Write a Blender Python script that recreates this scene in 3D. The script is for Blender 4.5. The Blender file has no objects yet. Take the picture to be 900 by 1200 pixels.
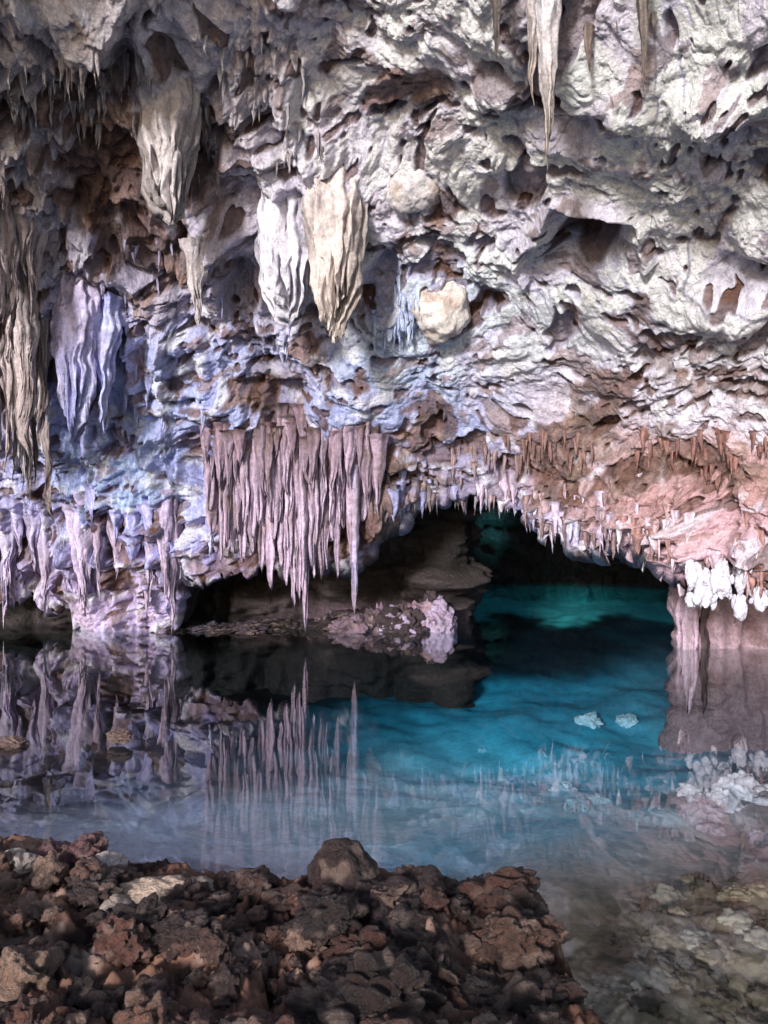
import bpy, math, numpy as np, time
T0=time.time()
F=900.0; CH=1.7; HZ=600.0
rng=np.random.RandomState(7)
PERM=rng.permutation(256).astype(np.int32); PERM=np.concatenate([PERM,PERM])
g=rng.normal(size=(256,3)); G=(g/np.linalg.norm(g,axis=1)[:,None]).astype(np.float32)
def _perlin(P):
    fl=np.floor(P); I=fl.astype(np.int32)&255; f=(P-fl).astype(np.float32)
    w=f*f*f*(f*(f*6-15)+10)
    out=0
    for dx in (0,1):
        a=PERM[(I[:,0]+dx)&255]; wx=w[:,0] if dx else 1-w[:,0]
        for dy in (0,1):
            b=PERM[(a+I[:,1]+dy)&255]; wy=w[:,1] if dy else 1-w[:,1]
            for dz in (0,1):
                c=PERM[(b+I[:,2]+dz)&255]; wz=w[:,2] if dz else 1-w[:,2]
                gr=G[c]
                out=out+wx*wy*wz*(gr[:,0]*(f[:,0]-dx)+gr[:,1]*(f[:,1]-dy)+gr[:,2]*(f[:,2]-dz))
    return out*1.6
def perlin(P,s=1.0,seed=0):
    P=np.asarray(P,dtype=np.float32); out=np.empty(len(P),np.float32)
    sc=np.array(s,dtype=np.float32); off=np.array([seed*17.3+.37,seed*7.7+.11,seed*3.9+.73],np.float32)
    for i in range(0,len(P),60000):
        out[i:i+60000]=_perlin(P[i:i+60000]*sc+off)
    return out
def fbm(P,s,o=4,seed=0,gain=.5):
    s=np.array(s,dtype=np.float32)*np.ones(3,np.float32); r=0;a=1
    for k in range(o):
        r=r+a*perlin(P,s,seed+k*5); a*=gain; s=s*2.03
    return r
def billow(P,s,o=4,seed=0,gain=.5):
    s=np.array(s,dtype=np.float32)*np.ones(3,np.float32); r=0;a=1
    for k in range(o):
        r=r+a*np.abs(perlin(P,s,seed+k*5)); a*=gain; s=s*2.03
    return r
def ss(a,b,x):
    t=np.clip((x-a)/(b-a),0,1); return t*t*(3-2*t)
def lin(c):
    c=np.array(c,float)/255.; return np.where(c<.04045,c/12.92,((c+.055)/1.055)**2.4)
def mixc(A,B,t): return A*(1-t[:,None])+B*t[:,None]
def proj(P):
    y=np.maximum(P[:,1],.3); return 450+F*P[:,0]/y, HZ+F*(CH-P[:,2])/y
def W(u,v,y): return ((u-450)/F*y, y, CH-(v-HZ)/F*y)

def add_mesh(name,V,Q,C,mat,smooth=True):
    V=np.asarray(V,np.float32); Q=np.asarray(Q,np.int32); k=Q.shape[1]
    me=bpy.data.meshes.new(name)
    me.vertices.add(len(V)); me.vertices.foreach_set("co",V.ravel())
    me.loops.add(Q.size); me.loops.foreach_set("vertex_index",Q.ravel())
    me.polygons.add(len(Q)); me.polygons.foreach_set("loop_start",np.arange(0,Q.size,k,dtype=np.int32))
    me.polygons.foreach_set("loop_total",np.full(len(Q),k,np.int32))
    me.polygons.foreach_set("use_smooth",np.full(len(Q),smooth))
    me.update(calc_edges=True)
    if C is not None:
        ca=me.color_attributes.new("Col","FLOAT_COLOR","POINT")
        cc=np.ones((len(V),4),np.float32); cc[:,:3]=C; ca.data.foreach_set("color",cc.ravel())
    me.materials.append(mat)
    ob=bpy.data.objects.new(name,me); bpy.context.scene.collection.objects.link(ob); return ob
def grid_q(nr,nc,flip=False,wrap=False):
    i=np.arange(nr-1)[:,None]; j=np.arange(nc if wrap else nc-1)[None,:]; j2=(j+1)%nc
    q=np.stack([i*nc+j,i*nc+j2,(i+1)*nc+j2,(i+1)*nc+j],-1).reshape(-1,4)
    return q[:,::-1] if flip else q
def normals(P):
    du=np.gradient(P,axis=1); dv=np.gradient(P,axis=0)
    n=np.cross(du,dv); n/= (np.linalg.norm(n,axis=2,keepdims=True)+1e-9); return n

# ------------------------------------------------------------ materials
def rock_mat(name,rough=.75,spec=.35,bs=1.0,scale=1.0,bumpd=.02,var=1.):
    m=bpy.data.materials.new(name); m.use_nodes=True; nt=m.node_tree; N=nt.nodes; L=nt.links
    b=N["Principled BSDF"]; b.inputs["Roughness"].default_value=rough; b.inputs["Specular IOR Level"].default_value=spec
    at=N.new("ShaderNodeAttribute"); at.attribute_name="Col"
    tc=N.new("ShaderNodeTexCoord")
    n1=N.new("ShaderNodeTexNoise"); n1.inputs["Scale"].default_value=14*scale; n1.inputs["Detail"].default_value=8; n1.inputs["Roughness"].default_value=.65
    n2=N.new("ShaderNodeTexNoise"); n2.inputs["Scale"].default_value=45*scale; n2.inputs["Detail"].default_value=6; n2.inputs["Roughness"].default_value=.7
    for n in (n1,n2): L.new(tc.outputs["Object"],n.inputs["Vector"])
    r=N.new("ShaderNodeMapRange"); r.inputs[1].default_value=.3; r.inputs[2].default_value=.7; r.inputs[3].default_value=1-.36*var; r.inputs[4].default_value=1+.32*var
    L.new(n1.outputs[0],r.inputs[0])
    r2=N.new("ShaderNodeMapRange"); r2.inputs[1].default_value=.32; r2.inputs[2].default_value=.6; r2.inputs[3].default_value=1-.26*var; r2.inputs[4].default_value=1.1
    L.new(n2.outputs[0],r2.inputs[0])
    mu=N.new("ShaderNodeMath"); mu.operation='MULTIPLY'; L.new(r.outputs[0],mu.inputs[0]); L.new(r2.outputs[0],mu.inputs[1])
    vm=N.new("ShaderNodeVectorMath"); vm.operation='SCALE'; L.new(at.outputs["Color"],vm.inputs[0]); L.new(mu.outputs[0],vm.inputs[3])
    L.new(vm.outputs[0],b.inputs["Base Color"])
    ad=N.new("ShaderNodeMath"); ad.operation='MULTIPLY_ADD'; ad.inputs[1].default_value=.35; L.new(n2.outputs[0],ad.inputs[0]); L.new(n1.outputs[0],ad.inputs[2])
    bp=N.new("ShaderNodeBump"); bp.inputs["Strength"].default_value=bs; bp.inputs["Distance"].default_value=bumpd
    L.new(ad.outputs[0],bp.inputs["Height"]); L.new(bp.outputs[0],b.inputs["Normal"])
    return m
M_wall=rock_mat("limestone",.65,.4,1,1,.07)
M_stal=rock_mat("calcite",.5,.45,.9,1.2,.035)
M_fore=rock_mat("wet_brown_rock",.42,.5,1,2.0,.04)
M_bed=rock_mat("bed_silt",.9,.1,.4,.5,.02,.6)
M_bounce=rock_mat("pale_ground",.9,.1,.4,.5,.02,.4)

# ------------------------------------------------------------ main sloping cave wall
cp=[(-350,735,11),(100,735,11.3),(100,560,10.5),(100,400,9.5),(100,200,8),(100,0,6.5),(100,-350,4.6),(-350,400,8.5),(-350,0,5.8),(-350,-350,4.2),
(330,680,10.2),(330,500,9.7),(330,400,9.3),(330,300,8.6),(330,150,7.5),(330,0,6.5),(330,-350,4.5),
(560,590,10.3),(680,645,9.6),(600,500,9.5),(600,400,8.6),(600,250,7.3),(600,0,5.6),(600,-350,4),
(850,690,8.2),(850,530,8),(850,400,7.3),(850,200,6),(850,0,4.9),(850,-350,3.7),(1250,690,7),(1250,400,6),(1250,0,4),(1250,-350,3.2)]
cp=np.array(cp,float); X=cp[:,:2]/500; 
def tps(r2): return .5*r2*np.log(r2+1e-9)
K=tps(((X[:,None]-X[None])**2).sum(-1))+np.eye(len(X))*.01
A=np.block([[K,np.c_[np.ones(len(X)),X]],[np.c_[np.ones(len(X)),X].T,np.zeros((3,3))]])
sol=np.linalg.solve(A,np.r_[cp[:,2],0,0,0])
def depth(u,v):
    u=np.asarray(u,float)/500; v=np.asarray(v,float)/500; r=sol[-3]+sol[-2]*u+sol[-1]*v
    for k in range(len(X)): r=r+sol[k]*tps((u-X[k,0])**2+(v-X[k,1])**2)
    return r
U=np.r_[np.linspace(-350,-30,110)[:-1],np.linspace(-30,930,1000),np.linspace(930,1250,110)[1:]]
e=np.interp(U,[-350,0,85,97,205,215,300,370,430,445,480,500,560,610,640,700,780,800,900,1250],
 [705,695,705,750,750,672,664,655,650,610,598,588,578,592,630,636,640,672,684,695])
pu=np.stack([U,U*0,U*0],1)
e=e+perlin(pu,1/28.,3)*10+perlin(pu,1/9.,4)*7
nv=760
tv=np.r_[np.linspace(0,.28,60)[:-1],np.linspace(.28,1,nv-59)]
UU=np.repeat(U[None],nv,0); VV=-350+(e[None]+350)*tv[:,None]
YY=depth(UU,VV)
P=np.stack([(UU-450)/F*YY,YY,CH-(VV-HZ)/F*YY],-1)
nb=60; tb=np.linspace(0,1,nb+1)[1:]**1.3
rim=P[-1]
back=np.stack([rim+np.array([0,4.0*t,.15*min(1,t*5)+.7*t]) for t in tb],0)  # roof stops short: added unseen gap lets sky light into the chamber
PB=np.concatenate([P,back],0); NR,NC=PB.shape[:2]
Nn=normals(PB)
tocam=-PB.copy(); tocam[...,2]+=CH
sgn=np.sign((Nn*tocam).sum(-1,keepdims=True)); Nn=Nn*np.where(sgn==0,1,sgn)
Nn[nv:]*=.45
Pf=PB.reshape(-1,3).astype(np.float32); Nf=Nn.reshape(-1,3)
Uf=np.concatenate([UU,np.repeat(U[None],nb,0)]).ravel(); Vf=np.concatenate([VV,np.repeat(e[None],nb,0)]).ravel()
wv=np.stack([perlin(Pf,.9,11),perlin(Pf,.9,12),perlin(Pf,.9,13)],1)
wv2=np.stack([perlin(Pf,3.,14),perlin(Pf,3.,15),perlin(Pf,3.,16)],1)
Wp=Pf+.35*wv+.06*wv2
def blob(u,v,ru,rv,wu=Uf,wvv=Vf,p=1): return np.exp(-(((wu-u)/ru)**2+((wvv-v)/rv)**2)**p)
uw=Uf+wv[:,0]*55+wv2[:,0]*18; vw=Vf+wv[:,1]*55+wv2[:,1]*18
left=np.clip(ss(470,330,uw)*ss(-200,100,Vf)*.8+ss(300,150,uw)*.3,0,1)
lowband=ss(520,600,vw)
flm=np.clip(np.maximum(left,lowband),0,1)
rowfade=np.concatenate([np.ones(nv-30),np.linspace(1,.5,30),np.full(nb,.5)])[:,None]*np.ones((1,NC)); rowfade=rowfade.ravel()
big=fbm(Pf,.5,2,21)*.30
lump=billow(Wp,(1.5,1.5,2.1),4,31,.45)
fine=billow(Wp,6.5,3,41,.5)
fluC=1-np.abs(perlin(Pf+.15*wv,(2.3,1.2,.45),51))*2
fluF=1-np.abs(perlin(Pf+.06*wv2,(7.5,3,.8),52))*2
pn=fbm(Wp,(1.5,1.5,2.2),3,61); pit=ss(.40,.46,pn)
pn2=fbm(Wp,(4.2,4.2,5.5),2,66); pit2=ss(.40,.46,pn2)
patch=fbm(Wp,(.9,.9,1.3),4,71)
curt=blob(335,590,105,110,p=3)
disp=big+lump*(.11+.20*flm)+fine*(.042+.03*flm)+flm*(fluC*.2+fluF*.07)*(1-.6*curt)-pit*.12-pit2*.045
def hollow(u,v,ru,rv,d):
    global disp
    h=blob(u,v,ru,rv,uw*.6+Uf*.4,vw*.6+Vf*.4,2); disp=disp-d*h; return h
hol=hollow(690,290,32,30,.3)+hollow(245,150,30,70,.4)+hollow(340,455,35,50,.5)+hollow(285,330,30,40,.3)+hollow(660,130,40,30,.2)+hollow(440,320,22,20,.25)+hollow(150,640,20,40,.2)+hollow(60,660,20,35,.3)+hollow(865,330,40,20,.2)
ridge=np.exp(-((np.hypot((uw-680)/62,(vw-300)/55)-1)/.13)**2)*(vw<320); disp=disp+.13*ridge
disp=disp+.25*blob(845,110,45,26,p=2)+.2*blob(865,350,35,32,p=2)+.18*blob(585,105,28,22,p=2)
disp=disp*rowfade
Pd=Pf+Nf*disp[:,None].astype(np.float32)
Pd[:,2]-= (lump*.05)*rowfade
Pd=Pd.astype(np.float32)
# colour; violet and blue lamp light is put into the region tones
regs=[(700,150,260,190,(232,230,246)),(520,80,120,120,(228,224,236)),(850,330,160,140,(226,224,238)),(600,330,110,80,(212,220,248)),
(60,60,140,90,(188,180,180)),(230,60,110,80,(212,206,212)),(60,170,90,60,(180,172,174)),(20,380,50,160,(178,164,160)),(180,150,50,50,(200,190,190)),
(120,260,70,90,(170,162,178)),(260,260,90,90,(200,194,212)),(400,250,90,90,(214,210,226)),
(110,420,70,70,(176,182,240)),(200,430,90,70,(172,182,232)),(140,540,110,70,(172,192,255)),(220,620,60,60,(188,188,252)),(50,640,50,70,(188,176,216)),(120,700,60,40,(204,186,220)),
(340,590,90,80,(146,122,140)),(330,450,80,50,(176,186,222)),(480,390,60,60,(176,196,246)),(500,480,90,60,(174,184,230)),(500,560,70,40,(152,142,162)),
(700,470,90,50,(206,198,208)),(840,470,90,50,(222,216,226)),(700,560,120,45,(178,146,146)),(860,570,110,45,(190,146,138)),(830,650,110,40,(232,194,206)),(660,630,50,30,(212,204,238)),(580,600,60,25,(180,176,222))]
num=0;den=1e-6
for (a,b_,c_,d_,col) in regs:
    w=np.exp(-(((uw-a)/c_)**2+((vw-b_)/d_)**2))+1e-7*1; num=num+w[:,None]*lin(col); den=den+w
C=num/den[:,None]; C=C*1.15
BR=lin((108,78,66)); DK=lin((50,42,41)); TAN=lin((196,172,158)); WH=lin((246,245,254))
brown=np.zeros(len(Uf))
for (a,b_,c_,d_,s) in [(705,440,95,38,1.15),(660,500,70,50,1.),(800,530,170,28,1.),(500,540,80,50,.7),(200,270,90,60,.8),(330,440,60,40,.6),(230,200,60,60,.6),(380,110,60,60,.5),(100,230,80,50,.5),(640,140,60,25,.4),(480,90,50,40,.5),(440,600,60,60,.9),(10,420,30,120,.4),(90,110,120,40,.4),(690,285,30,30,.9)]:
    brown=np.maximum(brown,s*blob(a,b_,c_,d_))
bm=ss(.24,.38,patch+brown*.85-.26)
st2=fbm(Wp,(2.6,2.6,3.4),4,75,.55); bm2=ss(.40,.50,st2+brown*.35)
C=mixc(C,TAN[None]*1.0,ss(.1,.5,perlin(Wp,2.2,81))*.3)
C=mixc(C,WH[None],ss(.1,.45,fbm(Wp,3.1,2,83))*.55)
varb=(.6+.7*ss(-.4,.4,perlin(Wp,5,88)))[:,None]
C=C*(1-(bm*.85)[:,None])+BR*1.1*varb*(bm*.85)[:,None]
C=C*(1-(bm2*.7)[:,None])+(BR*.6+TAN*.4)*varb*(bm2*.7)[:,None]
C=mixc(C,BR[None],np.clip(pit*.65+pit2*.8+np.clip(hol,0,1)*.4,0,1))  # brown pit stain, with the shade of recesses put into the colour
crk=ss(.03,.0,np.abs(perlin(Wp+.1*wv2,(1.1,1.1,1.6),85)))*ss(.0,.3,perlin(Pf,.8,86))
crev=ss(.16,.04,lump)*.38+ss(.14,.03,fine)*.3+crk*.6  # crevice shade painted from the relief, together with dark cracks
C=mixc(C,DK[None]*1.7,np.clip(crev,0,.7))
C=mixc(C,BR[None],(flm*ss(.2,-.3,fluF)*.3))  # grooves between flutes browned, their shade put into the colour
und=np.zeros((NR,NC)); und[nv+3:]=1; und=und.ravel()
C=mixc(C,DK[None]*.6,und*.85)  # underside of the roof painted dark, its shade is in the colour
C=mixc(C,lin((10,40,50))[None],ss(0,-.4,Pd[:,2])*.85)  # below the waterline, the water's absorption is painted as dark teal
C=np.clip(C*np.array([.995,.985,1.05]),0.01,.89)
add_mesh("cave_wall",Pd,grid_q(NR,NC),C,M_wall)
pu_,pv_=proj(Pd[:nv*NC]); 
H=np.full((160,200),99.,np.float32)
ii=np.clip(((pv_+300)/7).astype(int),0,159); jj=np.clip(((pu_+250)/7).astype(int),0,199)
np.minimum.at(H,(ii,jj),Pd[:nv*NC,1])
def surf(u,v,k=1):
    i=int(np.clip((v+300)/7,k,159-k)); j=int(np.clip((u+250)/7,k,199-k))
    h=H[i-k:i+k+1,j-k:j+k+1]; h=h[h<50]
    return float(np.median(h)) if len(h) else float(depth(u,v))
print("wall",time.time()-T0)

# ------------------------------------------------------------ rear wall + chamber
path=np.array([(-11,11.8),(-6,12.2),(-3,12.4),(-1,12.3),(.4,12.0),(.95,11.6),(1.1,12.2),(1.0,13.4),(.9,15),(1.0,17),(2.0,18.1),(3.5,18.4),(5.4,18.2),(7.0,17),(7.2,14),(5.6,11.5),(4.15,10.4),(3.85,9.95),(4.1,9.75),(5.2,9.7),(7,9.3),(10,8.5)])
seg=np.r_[0,np.cumsum(np.hypot(*np.diff(path,axis=0).T))]; s=np.linspace(0,seg[-1],1100)
px=np.interp(s,seg,path[:,0]); py=np.interp(s,seg,path[:,1])
k=np.ones(15)/15; px=np.convolve(np.pad(px,7,'edge'),k,'valid'); py=np.convolve(np.pad(py,7,'edge'),k,'valid')
zz=np.linspace(3.8,-3.0,240)
R=np.stack([np.repeat(px[None],240,0),np.repeat(py[None],240,0),np.repeat(zz[:,None],1100,1)],-1)
n=normals(R); n=-n
mid=n[120,550]; 
if mid[1]>0: n=-n
rf=R.reshape(-1,3).astype(np.float32); nf=n.reshape(-1,3)
w1=np.stack([perlin(rf,1.,91),perlin(rf,1.,92),perlin(rf,1.,93)],1)
lr=billow(rf+.4*w1,(1.1,1.1,1.6),5,94); fr=1-np.abs(perlin(rf+.1*w1,(4,4,.7),95))*2
base=ss(.9,.0,rf[:,2])
isR=ss(3.6,3.9,rf[:,0])*ss(11,10.3,rf[:,1]); isL=ss(12.9,12.3,rf[:,1])*ss(1.6,1.2,rf[:,0])
dd=lr*.5*(1-.5*isR)+fr*.12+base*.3*isL*(.5+perlin(rf,(1.2,1.2,.2),96))*ss(.5,-.5,rf[:,0])
rd=rf+nf*dd[:,None]
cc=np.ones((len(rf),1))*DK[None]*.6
cc=mixc(cc,lin((206,174,188))[None],isR*.9)
cc=mixc(cc,lin((120,98,110))[None],isL*ss(.4,.05,rf[:,2]+.3*perlin(rf,2.,97))*ss(-2.5,-.4,rf[:,0])*.6)
cc=mixc(cc,lin((110,96,98))[None],isL*ss(.4,.8,lr)*.3)
teal_light=np.exp(-(((rd[:,0]-2.45)/.35)**2+((rd[:,2]-1.3)/.5)**2))*ss(12.5,14,rf[:,1])
cc=mixc(cc,lin((110,185,175))[None],np.clip(teal_light*ss(.3,.5,lr+.1)*1.2,0,.9))  # teal-lit rock, the light painted into its colour
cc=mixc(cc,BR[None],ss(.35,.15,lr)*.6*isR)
cc=mixc(cc,lin((6,18,24))[None],ss(.0,-.3,rf[:,2])*.95*ss(13,12,rf[:,1])*(1-isR*.5))  # submerged wall painted dark for water depth and dark reflections
cc=mixc(cc,lin((60,210,215))[None],ss(.02,-.1,rf[:,2])*ss(13,14.5,rf[:,1]))  # teal glow of the chamber water painted on its submerged walls
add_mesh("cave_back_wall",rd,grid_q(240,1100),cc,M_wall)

# ------------------------------------------------------------ lake bed and shore
nu_,ny_=1000,950
ub=np.linspace(-500,1450,nu_); yb=.35*(19.5/.35)**np.linspace(0,1,ny_)
bx=(ub[None]-450)/F*(yb[:,None]+.8); by=np.repeat(yb[:,None],nu_,1)
B=np.stack([bx,by,bx*0],-1).reshape(-1,3).astype(np.float32)
nx=perlin(B,1.6,101)*.18+perlin(B,5,102)*.07
ys=np.interp(B[:,0],[-8,-2,-.8,.42,.62,.74,.95,3,9],[5.2,3.78,3.45,3.36,2.9,2.1,.5,-2,-6])
sd=ys-B[:,1]+nx
zb=np.where(sd>0,.05*np.tanh(sd*4)+.01*sd,0)
und_=np.maximum(-sd,0)
sl=np.interp(und_,[0,.3,1.0,2.0,3.5,6,20],[-.0,-.08,-.22,-.6,-1.3,-1.8,-2.0])
yl=-np.interp(B[:,1],[0,3,4,5,6.5,9,12,14.5,18,20],[.22,.28,.36,.6,1.0,1.3,1.1,.55,.35,.3])
zb=np.where(sd>0,zb,np.maximum(sl,yl))
bb=np.stack([perlin(B,2.,103),perlin(B,2.,104),perlin(B,2.,105)],1)
lb=billow(B+.22*bb,(2.6,2.6,1),6,106,.58)
lf=billow(B+.10*bb,(11,11,1),3,108,.6)
rl=1-np.exp(-2.6*lb)
land=ss(-.35,.1,sd)
near=ss(6,4,B[:,1])
zb=zb+(rl-.5)*(.17*land+.05*near)+(lf-.4)*(.035*land+.012*near)+fbm(B,(.7,.7,1),3,109)*.12*ss(.8,3.,und_)
B[:,2]=zb
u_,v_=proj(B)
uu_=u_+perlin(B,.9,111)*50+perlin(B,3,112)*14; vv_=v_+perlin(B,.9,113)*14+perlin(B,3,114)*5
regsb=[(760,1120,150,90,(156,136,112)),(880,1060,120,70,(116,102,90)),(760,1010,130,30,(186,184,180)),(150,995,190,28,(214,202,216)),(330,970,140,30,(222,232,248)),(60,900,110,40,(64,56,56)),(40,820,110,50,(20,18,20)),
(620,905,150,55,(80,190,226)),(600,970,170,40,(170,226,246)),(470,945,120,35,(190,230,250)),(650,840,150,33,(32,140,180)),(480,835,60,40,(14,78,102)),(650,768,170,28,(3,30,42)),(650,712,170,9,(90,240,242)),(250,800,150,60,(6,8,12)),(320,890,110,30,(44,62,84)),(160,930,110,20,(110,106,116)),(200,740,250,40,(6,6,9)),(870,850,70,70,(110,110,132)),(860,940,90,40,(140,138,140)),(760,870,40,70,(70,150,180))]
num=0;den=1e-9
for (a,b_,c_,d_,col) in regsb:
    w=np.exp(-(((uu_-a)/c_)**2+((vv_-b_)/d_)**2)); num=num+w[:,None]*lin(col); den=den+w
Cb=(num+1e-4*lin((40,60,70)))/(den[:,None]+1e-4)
RB=lin((112,82,70)); RD=lin((54,40,38)); RP=lin((190,162,148))
Cb=mixc(Cb,lin((76,66,56))[None],ss(-.05,.35,fbm(B,1.8,4,128))*.7*ss(4.4,3.4,B[:,1]))
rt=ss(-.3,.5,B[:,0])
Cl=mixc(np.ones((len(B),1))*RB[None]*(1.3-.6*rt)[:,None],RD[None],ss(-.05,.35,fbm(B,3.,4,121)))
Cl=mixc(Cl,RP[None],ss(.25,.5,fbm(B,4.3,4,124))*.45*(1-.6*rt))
Cl=mixc(Cl,RD[None]*.45,np.clip(ss(.3,.1,lb)*.7+ss(.2,.05,lf)*.35,0,.9))  # hollows between lumps painted darker, occlusion shade in the colour
Cb=mixc(Cb,Cl,ss(-.3,.0,sd))
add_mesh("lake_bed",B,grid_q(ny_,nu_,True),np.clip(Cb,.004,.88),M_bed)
def zbed(x,y):
    i=int(np.clip(np.searchsorted(yb,y),0,ny_-1)); j=int(np.clip(np.searchsorted(ub,x/(yb[i]+.8)*F+450),0,nu_-1)); return float(zb[i*nu_+j])

# ------------------------------------------------------------ added unseen pale sheet behind the viewer, bouncing light to the ceiling
gx=np.linspace(-60,60,160); gy=-np.r_[0,np.geomspace(.05,90,159)]+.34
GP=np.stack([np.repeat(gx[None],160,0),np.repeat(gy[:,None],160,1),np.zeros((160,160))],-1).reshape(-1,3).astype(np.float32)
GP[:,2]=-.02+fbm(GP,.25,3,200)*.25*ss(0,-6,GP[:,1])
add_mesh("ground",GP,grid_q(160,160),np.ones((len(GP),1))*lin((228,227,228))[None],M_bounce)

# ------------------------------------------------------------ stones
import bmesh
def ico(n):
    bm_=bmesh.new(); bmesh.ops.create_icosphere(bm_,subdivisions=n,radius=1)
    a=np.array([v.co[:] for v in bm_.verts],np.float32); b=np.array([[v.index for v in f.verts] for f in bm_.faces],np.int32); bm_.free(); return a,b
IV,IF=ico(5); IV4,IF4=ico(4); IV3,IF3=ico(3)
def rock(c,r,seed,rough=.35,col=RB,iv=None):
    p=(IV if iv is None else iv).copy(); o=np.array([seed*3.1,seed*1.7,seed*.9],np.float32)
    q=p+o
    w=np.stack([perlin(q,1.2,1),perlin(q,1.2,2),perlin(q,1.2,3)],1)
    cr=billow(q+.4*w,1.3,4,5)
    dsp=1+rough*(cr-.35)*1.3+.25*perlin(q,.8,9)
    p=p*dsp[:,None]
    p=p*np.array(r)
    a=seed*2.3; ca,sa=math.cos(a),math.sin(a)
    p=np.stack([p[:,0]*ca-p[:,1]*sa,p[:,0]*sa+p[:,1]*ca,p[:,2]],1)+np.array(c)
    cl=mixc(np.ones((len(p),1))*np.array(col)[None],RD[None]*.6,ss(.45,.15,cr)*.65)  # stone creases painted darker to stand for their shade
    cl=mixc(cl,RP[None]*.8,ss(.2,.5,perlin(q,1.6,44))*.35)
    return p,cl
def rocks(name,lst,mat,recolor=None):
    V=[];Fc=[];Cc=[];o=0
    for a in lst:
        sz=max(a[1]); iv,f=(IV,IF) if sz>.09 else ((IV4,IF4) if sz>.045 else (IV3,IF3))
        p,c=rock(*a,iv=iv)
        if recolor is not None: c=recolor(a,c)
        V.append(p);Cc.append(c);Fc.append(f+o);o+=len(p)
    return add_mesh(name,np.concatenate(V),np.concatenate(Fc),np.concatenate(Cc),mat)
rocks("boulder",[(W(402,1022,3.3),(.145,.14,.14),3,.14,lin((62,45,46))),],M_fore)
L=[]
r2=np.random.RandomState(5)
def shore_y(x): return np.interp(x,[-8,-2,-.8,.42,.62,.74],[5.2,3.78,3.45,3.36,2.9,2.1])
for i in range(620):
    u=r2.uniform(-350,650); v=r2.uniform(1000,1330)
    yy=F*(CH-.05)/(v-HZ); xx=(u-450)/F*yy
    if yy> shore_y(xx)+.02: continue
    sz=(r2.uniform(.025,.11) if i<200 else r2.uniform(.012,.04))*(1.3 if u>380 else .9)
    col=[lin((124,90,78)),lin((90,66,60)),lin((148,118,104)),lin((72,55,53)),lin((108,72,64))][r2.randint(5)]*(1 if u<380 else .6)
    L.append(((xx,yy,zbed(xx,yy)+sz*.2),(sz*r2.uniform(.8,1.4),sz*r2.uniform(.8,1.2),sz*r2.uniform(.5,.9)),i+10,.65,col))
for (u,v,r,yy,c) in [(445,1068,.13,3.15,(60,44,45)),(500,1055,.12,3.25,(64,48,46)),(560,1078,.11,3.15,(60,46,45)),(595,1110,.10,3.0,(70,52,48)),(340,1068,.10,3.2,(88,64,58)),(480,1125,.15,2.85,(54,40,40)),(560,1145,.13,2.8,(60,45,43)),(620,1160,.1,2.75,(74,56,50)),
  (100,1000,.08,3.6,(130,92,94)),(60,1003,.07,3.65,(134,98,98)),(30,1030,.09,3.5,(126,92,84)),(290,1110,.10,3.0,(104,72,62)),(380,1150,.11,2.8,(80,58,50)),(630,1190,.1,2.6,(86,62,56)),(640,1140,.07,2.85,(76,56,52)),(580,1060,.07,3.25,(58,46,45)),(270,1040,.06,3.4,(120,92,86)),(300,1035,.07,3.4,(96,72,68)),(430,1185,.14,2.6,(56,42,40)),(530,1195,.13,2.55,(66,50,46))]:
    L.append((W(u,v,yy),(r*1.2,r,r*.85),u*.37+v,.45,lin(c)))
for (u,v,yy) in [(140,862,5.6),(15,870,5.6)]:
    L.append((W(u,v,yy),(.10,.08,.04),u*1.1,.4,lin((130,104,100))))
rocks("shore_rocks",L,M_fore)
L=[]
for (u,v,zt,rx,ry,rz,sd_,c) in [(190,1046,.10,.17,.10,.05,4,(220,190,170)),(125,1014,.09,.10,.07,.045,6,(236,220,214)),(18,1012,.09,.12,.08,.05,8,(212,192,182)),(135,1066,.10,.09,.06,.04,9,(206,184,172)),(235,1040,.09,.06,.05,.04,12,(200,178,166))]:
    yy=(CH-zt)*F/(v-HZ); L.append(((((u-450)/F*yy),yy,zt),(rx,ry,rz),sd_,.3,lin(c)))
rocks("pale_stone_slabs",L,M_fore,lambda a,c: c*.25+np.array(a[4])*.75)
L=[]
r4=np.random.RandomState(21)
for i in range(46):
    v=r4.uniform(990,1230); u=r4.uniform(max(600,1260-v*.5),960); yy=F*2.0/(v-HZ); x_=(u-450)/F*yy; r=r4.uniform(.03,.10)
    L.append(((x_,yy,zbed(x_,yy)),(r,r*.9,r*.5),i,.5,lin([(140,122,104),(108,94,80),(88,78,68),(158,146,134)][r4.randint(4)])))
for i in range(14):
    v=r4.uniform(870,960); u=r4.uniform(800,960); yy=F*2.4/(v-HZ); x_=(u-450)/F*yy; r=r4.uniform(.08,.2)
    L.append(((x_,yy,zbed(x_,yy)),(r,r*.9,r*.7),i,.5,lin([(200,196,208),(150,146,160)][r4.randint(2)])))
for (u,yy,r) in [(690,10.5,.16),(735,10.6,.13),(660,8.0,.12),(700,7.4,.10),(675,7.2,.12)]:
    x_=(u-450)/F*yy; L.append(((x_,yy,zbed(x_,yy)),(r,r,r*.7),u,.5,lin((150,190,210))))
rocks("submerged_rocks",L,M_bed,lambda a,c: c*.4+np.array(a[4])*.6)

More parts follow.
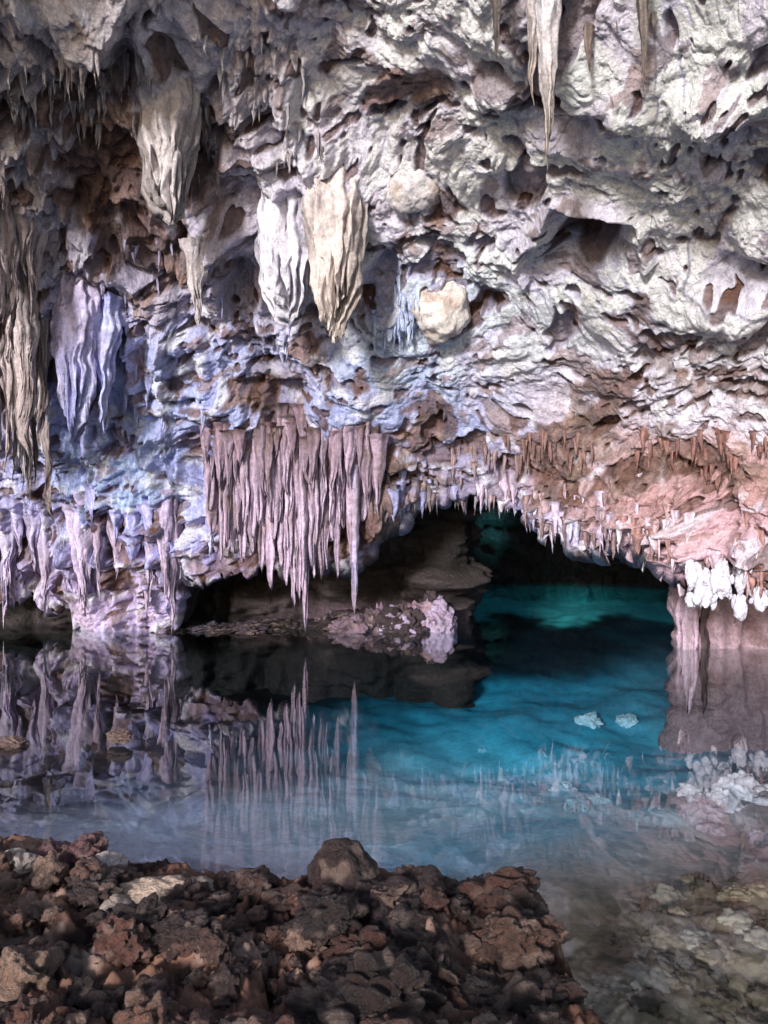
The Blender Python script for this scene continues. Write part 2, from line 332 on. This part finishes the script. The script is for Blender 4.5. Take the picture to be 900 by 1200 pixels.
# ------------------------------------------------------------ stalactites
class Acc:
    def __init__(s): s.V=[];s.F=[];s.C=[];s.o=0
    def add(s,V,Q,C): s.V.append(V);s.F.append(Q+s.o);s.C.append(C);s.o+=len(V)
    def done(s,name,amp=.02,sc=9,stain=.25):
        V=np.concatenate(s.V).astype(np.float32); C=np.clip(np.concatenate(s.C),.01,.85)
        d=np.stack([fbm(V,(sc,sc,sc*.45),3,k) for k in (131,141,151)],1)
        C=mixc(C,lin((126,102,94))[None],ss(.1,.5,fbm(V,(5,5,2),4,161))*stain)
        return add_mesh(name,V+d*amp,np.concatenate(s.F),C*np.array([.98,.985,1.04]),M_stal)
def stal(acc,c,h,r,prof='cone',fl=5,fa=.15,col=(.5,.5,.5),tip=None,nr=40,ns=24,seed=0,flat=1.,drift=.05):
    rs=np.random.RandomState(int(seed*13+5)%99991)
    t=np.linspace(0,1,nr)[:,None]; th=np.linspace(0,2*np.pi,ns,endpoint=False)[None]
    if prof=='cone': R=r*((1-t)**.75*.93+.07*(1-t)**.2)
    elif prof=='tube': R=r*(1-.2*t)*np.sqrt(np.clip(1-t**9,0,1))
    elif prof=='bulb': R=r*np.interp(t,[0,.15,.35,.6,.8,.93,1],[.8,.9,1,.98,.76,.42,0.01])
    elif prof=='spear': R=r*np.interp(t,[0,.1,.3,.6,.85,1],[1.3,.9,.8,.55,.28,0.01])
    elif prof=='shield': R=r*np.interp(t,[0,.1,.3,.6,.85,.97,1],[.9,.96,1,1,.78,.5,.02])
    p1,p2,p3=rs.uniform(0,6.28,3)
    m=1+fa*(np.abs(np.sin(fl*th/2+p1+.5*t))*1.1-.6)+fa*.5*np.sin((int(fl*.6)+1)*th+p2+t)+fa*.3*np.sin((fl*2+1)*th+p3)+.10*np.sin(2*th+p3)+.06*np.sin(t*rs.uniform(4,9)+p2)
    R=R*m
    zt=t*h*(1+(.16*np.sin(fl*th+p3)+.1*np.sin(3*th+p1))*(t>.45)*(t-.45)/.55)
    X_=c[0]+R*np.cos(th)+drift*h*t**2*rs.uniform(-1,1)
    Y_=c[1]+R*np.sin(th)*flat+drift*h*t*rs.uniform(-1,1)*.5
    Z_=c[2]-zt+0*th
    V=np.stack([X_,Y_,Z_],-1).reshape(-1,3)
    col=np.array(col); tip=col if tip is None else np.array(tip)
    gr=ss(-.5,.5,(m-1)/max(fa,.05)*1.0)
    Cc=(col*(1-t[...,None])+tip*t[...,None])*(.6+.55*gr[...,None])*rs.uniform(.85,1.1)  # groove shade painted in, ribs lighter than the furrows
    Cc=Cc*np.where(t[...,None]<.08,.8,1)
    acc.add(V,grid_q(nr,ns,False,True),Cc.reshape(-1,3))
def px_stal(a,u,v0,v1,w,prof,dy=0,y=None,**k):
    yy=(surf(u,(v0*.7+v1*.3)) if y is None else y)+dy
    x_,y_,z_=W(u,v0,yy); stal(a,(x_,y_,z_),(v1-v0)/F*yy,w*.5/F*yy,prof,**k)
a=Acc(); px_stal(a,338,205,348,76,'shield',.26,fl=18,fa=.08,col=lin((218,214,228)),seed=1,nr=90,ns=120,drift=.02)
px_stal(a,394,188,360,78,'bulb',.16,fl=19,fa=.09,col=lin((200,188,186)),tip=lin((204,190,180)),seed=2,nr=100,ns=120,drift=.01)
a.done("bulbous_stalactite",.055,6)
a=Acc(); px_stal(a,198,80,226,72,'shield',0.24,fl=19,fa=.08,col=lin((184,174,170)),tip=lin((210,200,198)),seed=3,nr=90,ns=110,drift=.0); a.done("bulbous_stalactite.001",.065,5)
a=Acc(); px_stal(a,88,300,480,50,'bulb',.16,fl=11,fa=.1,col=lin((210,190,206)),tip=lin((180,182,236)),seed=4,nr=90,ns=90,drift=.02);px_stal(a,125,350,478,34,'spear',.03,fl=7,fa=.2,col=lin((180,182,236)),seed=5,nr=70,ns=60); a.done("flowstone_stalactite",.065,5)
a=Acc(); px_stal(a,640,-40,156,40,'spear',-.2,fl=9,fa=.14,col=lin((218,216,222)),tip=lin((180,164,152)),seed=6,nr=110,ns=60,drift=.01)
px_stal(a,622,-40,95,20,'spear',-.12,fl=5,fa=.2,col=lin((206,202,204)),tip=lin((156,138,126)),seed=66,nr=80,ns=40,drift=.01);a.done("long_stalactite",.03,7)
a=Acc(); px_stal(a,754,-40,86,18,'spear',-.2,fl=5,fa=.15,col=lin((126,112,104)),seed=7,nr=80,ns=40,drift=.01); a.done("long_stalactite.001",.012,10)
a=Acc(); px_stal(a,582,-40,48,22,'cone',-.2,fl=5,fa=.15,col=lin((94,84,78)),seed=8,nr=60,ns=40,drift=.03);px_stal(a,690,30,75,12,'cone',-.05,fl=5,fa=.15,col=lin((130,114,104)),seed=9); a.done("long_stalactite.002",.012,10)
a=Acc(); px_stal(a,230,280,362,30,'cone',.1,fl=9,fa=.12,col=lin((186,176,176)),seed=10,nr=60,ns=60); a.done("stalactite",.04,8)
def knob(name,u,v,w,h,col,seed,dy=0):
    yy=surf(u,v)+dy; p,c=rock(W(u,v,yy),(w*.5/F*yy,w*.5/F*yy,h*.5/F*yy),seed,.12,col)
    q=p.astype(np.float32)
    p=p+ (p-p.mean(0))*(.15*fbm(q,4,4,170))[:,None]
    c=mixc(np.ones((len(c),1))*np.array(col)[None],lin((168,144,130))[None],ss(.0,.5,fbm(q,4,3,171))*.7)
    add_mesh(name,p,IF,c,M_stal)
knob("rounded_knob",518,358,66,80,lin((224,216,214)),2,.08)
knob("rounded_knob",485,222,54,54,lin((206,200,204)),5,.12)
a=Acc(); r3=np.random.RandomState(11)
for i in range(34):
    u=r3.uniform(-40,55); v0=r3.uniform(150,420); h=r3.uniform(70,220); w=r3.uniform(12,30)
    c=[(200,182,180),(180,164,162),(220,208,208),(158,142,140)][r3.randint(4)]
    px_stal(a,u,v0,min(v0+h,575),w,'spear',r3.uniform(.08,.3),fl=7,fa=.16,col=lin(c),seed=i+100,nr=60,ns=28)
for (u,v0,v1,w) in [(4,190,350,32),(30,240,480,24)]:
    px_stal(a,u,v0,v1,w,'bulb',0.12,fl=9,fa=.14,col=lin((214,200,198)),tip=lin((186,168,166)),seed=u,nr=90,ns=50)
a.done("drapery_columns",.06,5)
a=Acc()
for i in range(30):
    u=r3.uniform(-60,215); v0=r3.uniform(560,620); v1=r3.uniform(640,708)+(22 if 95<u<210 else 0); w=r3.uniform(12,34)
    c=[(186,170,200),(208,196,228),(160,142,160),(190,194,244)][r3.randint(4)]  # lilac and blue tones carry the violet lamp light as colour
    px_stal(a,u,v0,v1,w,'spear',r3.uniform(.08,.35),fl=7,fa=.16,col=lin(c),tip=lin((206,184,210)),seed=i+300,nr=50,ns=28)
for i in range(12):
    u=r3.uniform(90,250); v0=r3.uniform(545,640);px_stal(a,u,v0,v0+r3.uniform(30,80),r3.uniform(8,20),'spear',r3.uniform(.05,.2),fl=6,fa=.2,col=lin((186,184,242)),seed=i+350,nr=40,ns=24)
a.done("lower_draperies",.045,6)
# central curtain
a=Acc(); uu=248.
ysm=np.array([surf(x,535,3) for x in range(230,460,10)]); ysm=np.convolve(np.pad(ysm,3,'edge'),np.ones(7)/7,'valid')+.12
def cy(u): return float(np.interp(u,np.arange(230,460,10),ysm))
i=0
while uu<432:
    w=r3.uniform(8,15)
    v0=np.interp(uu,[250,280,330,380,432],[512,492,486,500,525])+r3.uniform(-8,10)
    v1=np.interp(uu,[250,290,330,365,385,432],[628,664,690,694,655,636])+r3.uniform(-40,4)
    for q in range(3):
        c=[(192,172,188),(172,148,166),(210,192,208),(146,120,132)][r3.randint(4)]
        px_stal(a,uu+q*r3.uniform(-5,5),v0-q*4,v1-q*r3.uniform(10,60),w*(1.05-.12*q),'tube',y=cy(uu)+.0-.09*q+r3.uniform(-.04,.04),fl=3,fa=.09,col=lin(c)*.68,tip=lin((204,180,202)),seed=i+500,nr=60,ns=20,drift=.006); i+=1
    uu+=w*.8
for i in range(110):
    u=r3.uniform(238,444); v0=r3.uniform(474,512)
    px_stal(a,u,v0,v0+r3.uniform(30,90),r3.uniform(8,22),'spear',y=cy(u)+r3.uniform(-.32,-.05),fl=6,fa=.2,col=lin([(110,88,88),(140,112,122),(90,72,70),(160,138,152)][r3.randint(4)]),tip=lin((180,156,176)),seed=i+700,nr=34,ns=18)
px_stal(a,416,545,690,12,'tube',y=cy(416)-.12,fl=3,fa=.1,col=lin((190,176,206)),seed=801,nr=70,drift=.01)
a.done("stalactite_curtain",.022,7,.5)
# fringe
a=Acc()
for i in range(380):
    u=r3.uniform(440,1150)
    vb=np.interp(u,[440,480,520,600,640,700,780,800,900,1150],[618,606,594,600,640,646,652,700,705,705])
    lev=r3.uniform(0,1)**.4
    top=np.interp(u,[440,600,700,800,1150],[565,580,585,585,585])
    v1=top+(vb-top)*lev+r3.uniform(-6,6); h=r3.uniform(12,40)
    w=r3.uniform(4,14)
    if u<560: c=[(150,138,152),(180,180,224),(124,110,116)][r3.randint(3)]
    elif u<720: c=[(184,158,162),(212,208,240),(150,124,124),(206,186,206)][r3.randint(4)]
    else: c=[(216,176,176),(232,204,214),(180,136,130),(240,218,232)][r3.randint(4)]
    px_stal(a,u,v1-h,v1,w,'spear' if r3.rand()<.6 else 'cone',r3.uniform(.04,.2),fl=4,fa=.18,col=lin(c),seed=i+900,nr=24,ns=14)
for (cu,cv,ru,rv,n_,c) in [(465,385,30,30,46,(186,200,238)),(80,130,100,40,90,(180,170,168)),(300,100,60,50,24,(200,194,198)),(250,190,20,40,20,(158,144,142)),(350,180,30,30,12,(174,164,166)),(560,560,60,20,24,(150,126,128)),(650,540,60,20,24,(140,108,100)),(830,550,90,25,50,(150,108,98)),(160,330,60,40,12,(164,156,182)),(180,480,70,40,14,(186,190,240)),(700,25,80,20,8,(154,140,130)),(300,400,50,30,10,(174,174,204))]:
    for i in range(n_):
        u=cu+r3.uniform(-1,1)*ru; v=cv+r3.uniform(-1,1)*rv; 
        px_stal(a,u,v-r3.uniform(14,36),v,r3.uniform(4,9),'spear',r3.uniform(0.02,.1),fl=4,fa=.18,col=lin(c),seed=i+cu,nr=22,ns=12)
a.done("stalactite_fringe",.02,9,.2)
L=[]
for cl_ in range(10):
    cu_=(812+cl_*13.5+r3.uniform(-4,4)) if cl_<7 else r3.uniform(905,1000); cv_=r3.uniform(676,696)
    for i in range(8):
        u=cu_+r3.normal()*5; v=cv_+r3.uniform(-14,24); yy=7.8+r3.uniform(-.12,.12); r=r3.uniform(.025,.065)
        L.append((W(u,v,yy),(r*.8,r*.8,r*r3.uniform(1.1,2.6)),i+cl_*11,.3,lin((234,228,246))))
rocks("coralloid_calcite",L,M_stal,lambda a,c:c*.2+np.array(a[4])*.8)
a=Acc()
for (u,w,c) in [(806,20,(196,168,182)),(826,10,(90,72,74))]:
    px_stal(a,u,640,800,w,'tube',y=9.55,fl=6,fa=.15,col=lin(c),seed=u,nr=70,ns=30,drift=.01)
a.done("rock_pillar",.05,6)
L=[]
for i in range(70):
    u=r3.uniform(205,522); yy=11.2+r3.uniform(-.3,.5); r=r3.uniform(.06,.26)
    x_=(u-450)/F*yy; hgt=np.interp(u,[205,380,440,530],[.05,.11,.24,.36])
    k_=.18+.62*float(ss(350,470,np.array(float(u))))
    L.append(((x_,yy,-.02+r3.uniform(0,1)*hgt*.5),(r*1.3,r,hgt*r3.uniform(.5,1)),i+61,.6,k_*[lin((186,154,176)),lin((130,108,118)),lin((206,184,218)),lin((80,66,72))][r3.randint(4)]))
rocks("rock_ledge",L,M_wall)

# ------------------------------------------------------------ water
m=bpy.data.materials.new("lake_water"); m.use_nodes=True; nt=m.node_tree; N=nt.nodes; Lk=nt.links; N.clear()
out=N.new("ShaderNodeOutputMaterial"); mx=N.new("ShaderNodeMixShader"); tr=N.new("ShaderNodeBsdfTransparent"); gl=N.new("ShaderNodeBsdfGlossy"); lw=N.new("ShaderNodeLayerWeight"); lw.inputs[0].default_value=.5
tr.inputs[0].default_value=(.92,.99,1,1); gl.inputs["Roughness"].default_value=.006
pw=N.new("ShaderNodeMath"); pw.operation='POWER'; pw.inputs[1].default_value=4.2
ma=N.new("ShaderNodeMath"); ma.operation='MULTIPLY_ADD'; ma.inputs[1].default_value=.96; ma.inputs[2].default_value=.035
tc=N.new("ShaderNodeTexCoord"); nz=N.new("ShaderNodeTexNoise"); nz.inputs["Scale"].default_value=1.3; nz.inputs["Detail"].default_value=2; nz.inputs["Distortion"].default_value=.8
bp=N.new("ShaderNodeBump"); bp.inputs["Strength"].default_value=.04; bp.inputs["Distance"].default_value=.03
Lk.new(tc.outputs["Object"],nz.inputs["Vector"]); Lk.new(nz.outputs[0],bp.inputs["Height"])
Lk.new(bp.outputs[0],gl.inputs["Normal"]); Lk.new(lw.outputs["Facing"],pw.inputs[0]); Lk.new(pw.outputs[0],ma.inputs[0])
Lk.new(ma.outputs[0],mx.inputs[0]); Lk.new(tr.outputs[0],mx.inputs[1]); Lk.new(gl.outputs[0],mx.inputs[2]); Lk.new(mx.outputs[0],out.inputs[0])
add_mesh("water",[(-16,.36,0),(16,.36,0),(16,20,0),(-16,20,0)],[[0,1,2,3]],None,m,False)

# ------------------------------------------------------------ light
sc=bpy.context.scene
w=bpy.data.worlds.new("World"); sc.world=w; w.use_nodes=True; nt=w.node_tree
sky=nt.nodes.new("ShaderNodeTexSky"); sky.sky_type='NISHITA'; sky.sun_disc=False
el=math.radians(15); az=math.radians(203)
sky.sun_elevation=el; sky.sun_rotation=az
nt.links.new(sky.outputs[0],nt.nodes["Background"].inputs[0]); nt.nodes["Background"].inputs[1].default_value=.15
from mathutils import Vector
sl_=bpy.data.lights.new("sun","SUN"); sl_.energy=5; sl_.angle=math.radians(9); sl_.color=(1,.99,.98)
so=bpy.data.objects.new("sun",sl_); sc.collection.objects.link(so)
d=Vector((math.sin(az)*math.cos(el),math.cos(az)*math.cos(el),math.sin(el)))
so.rotation_euler=d.to_track_quat('Z','Y').to_euler()
cam=bpy.data.cameras.new("camera"); co=bpy.data.objects.new("camera",cam); sc.collection.objects.link(co)
co.location=(0,0,CH); co.rotation_euler=(math.radians(90),0,0)
cam.sensor_fit='VERTICAL'; cam.sensor_height=36; cam.lens=F/1200*36; cam.clip_start=.05; cam.clip_end=500
sc.camera=co
sc.view_settings.view_transform='Standard'; sc.view_settings.look='None'; sc.view_settings.exposure=0
print("total",time.time()-T0)
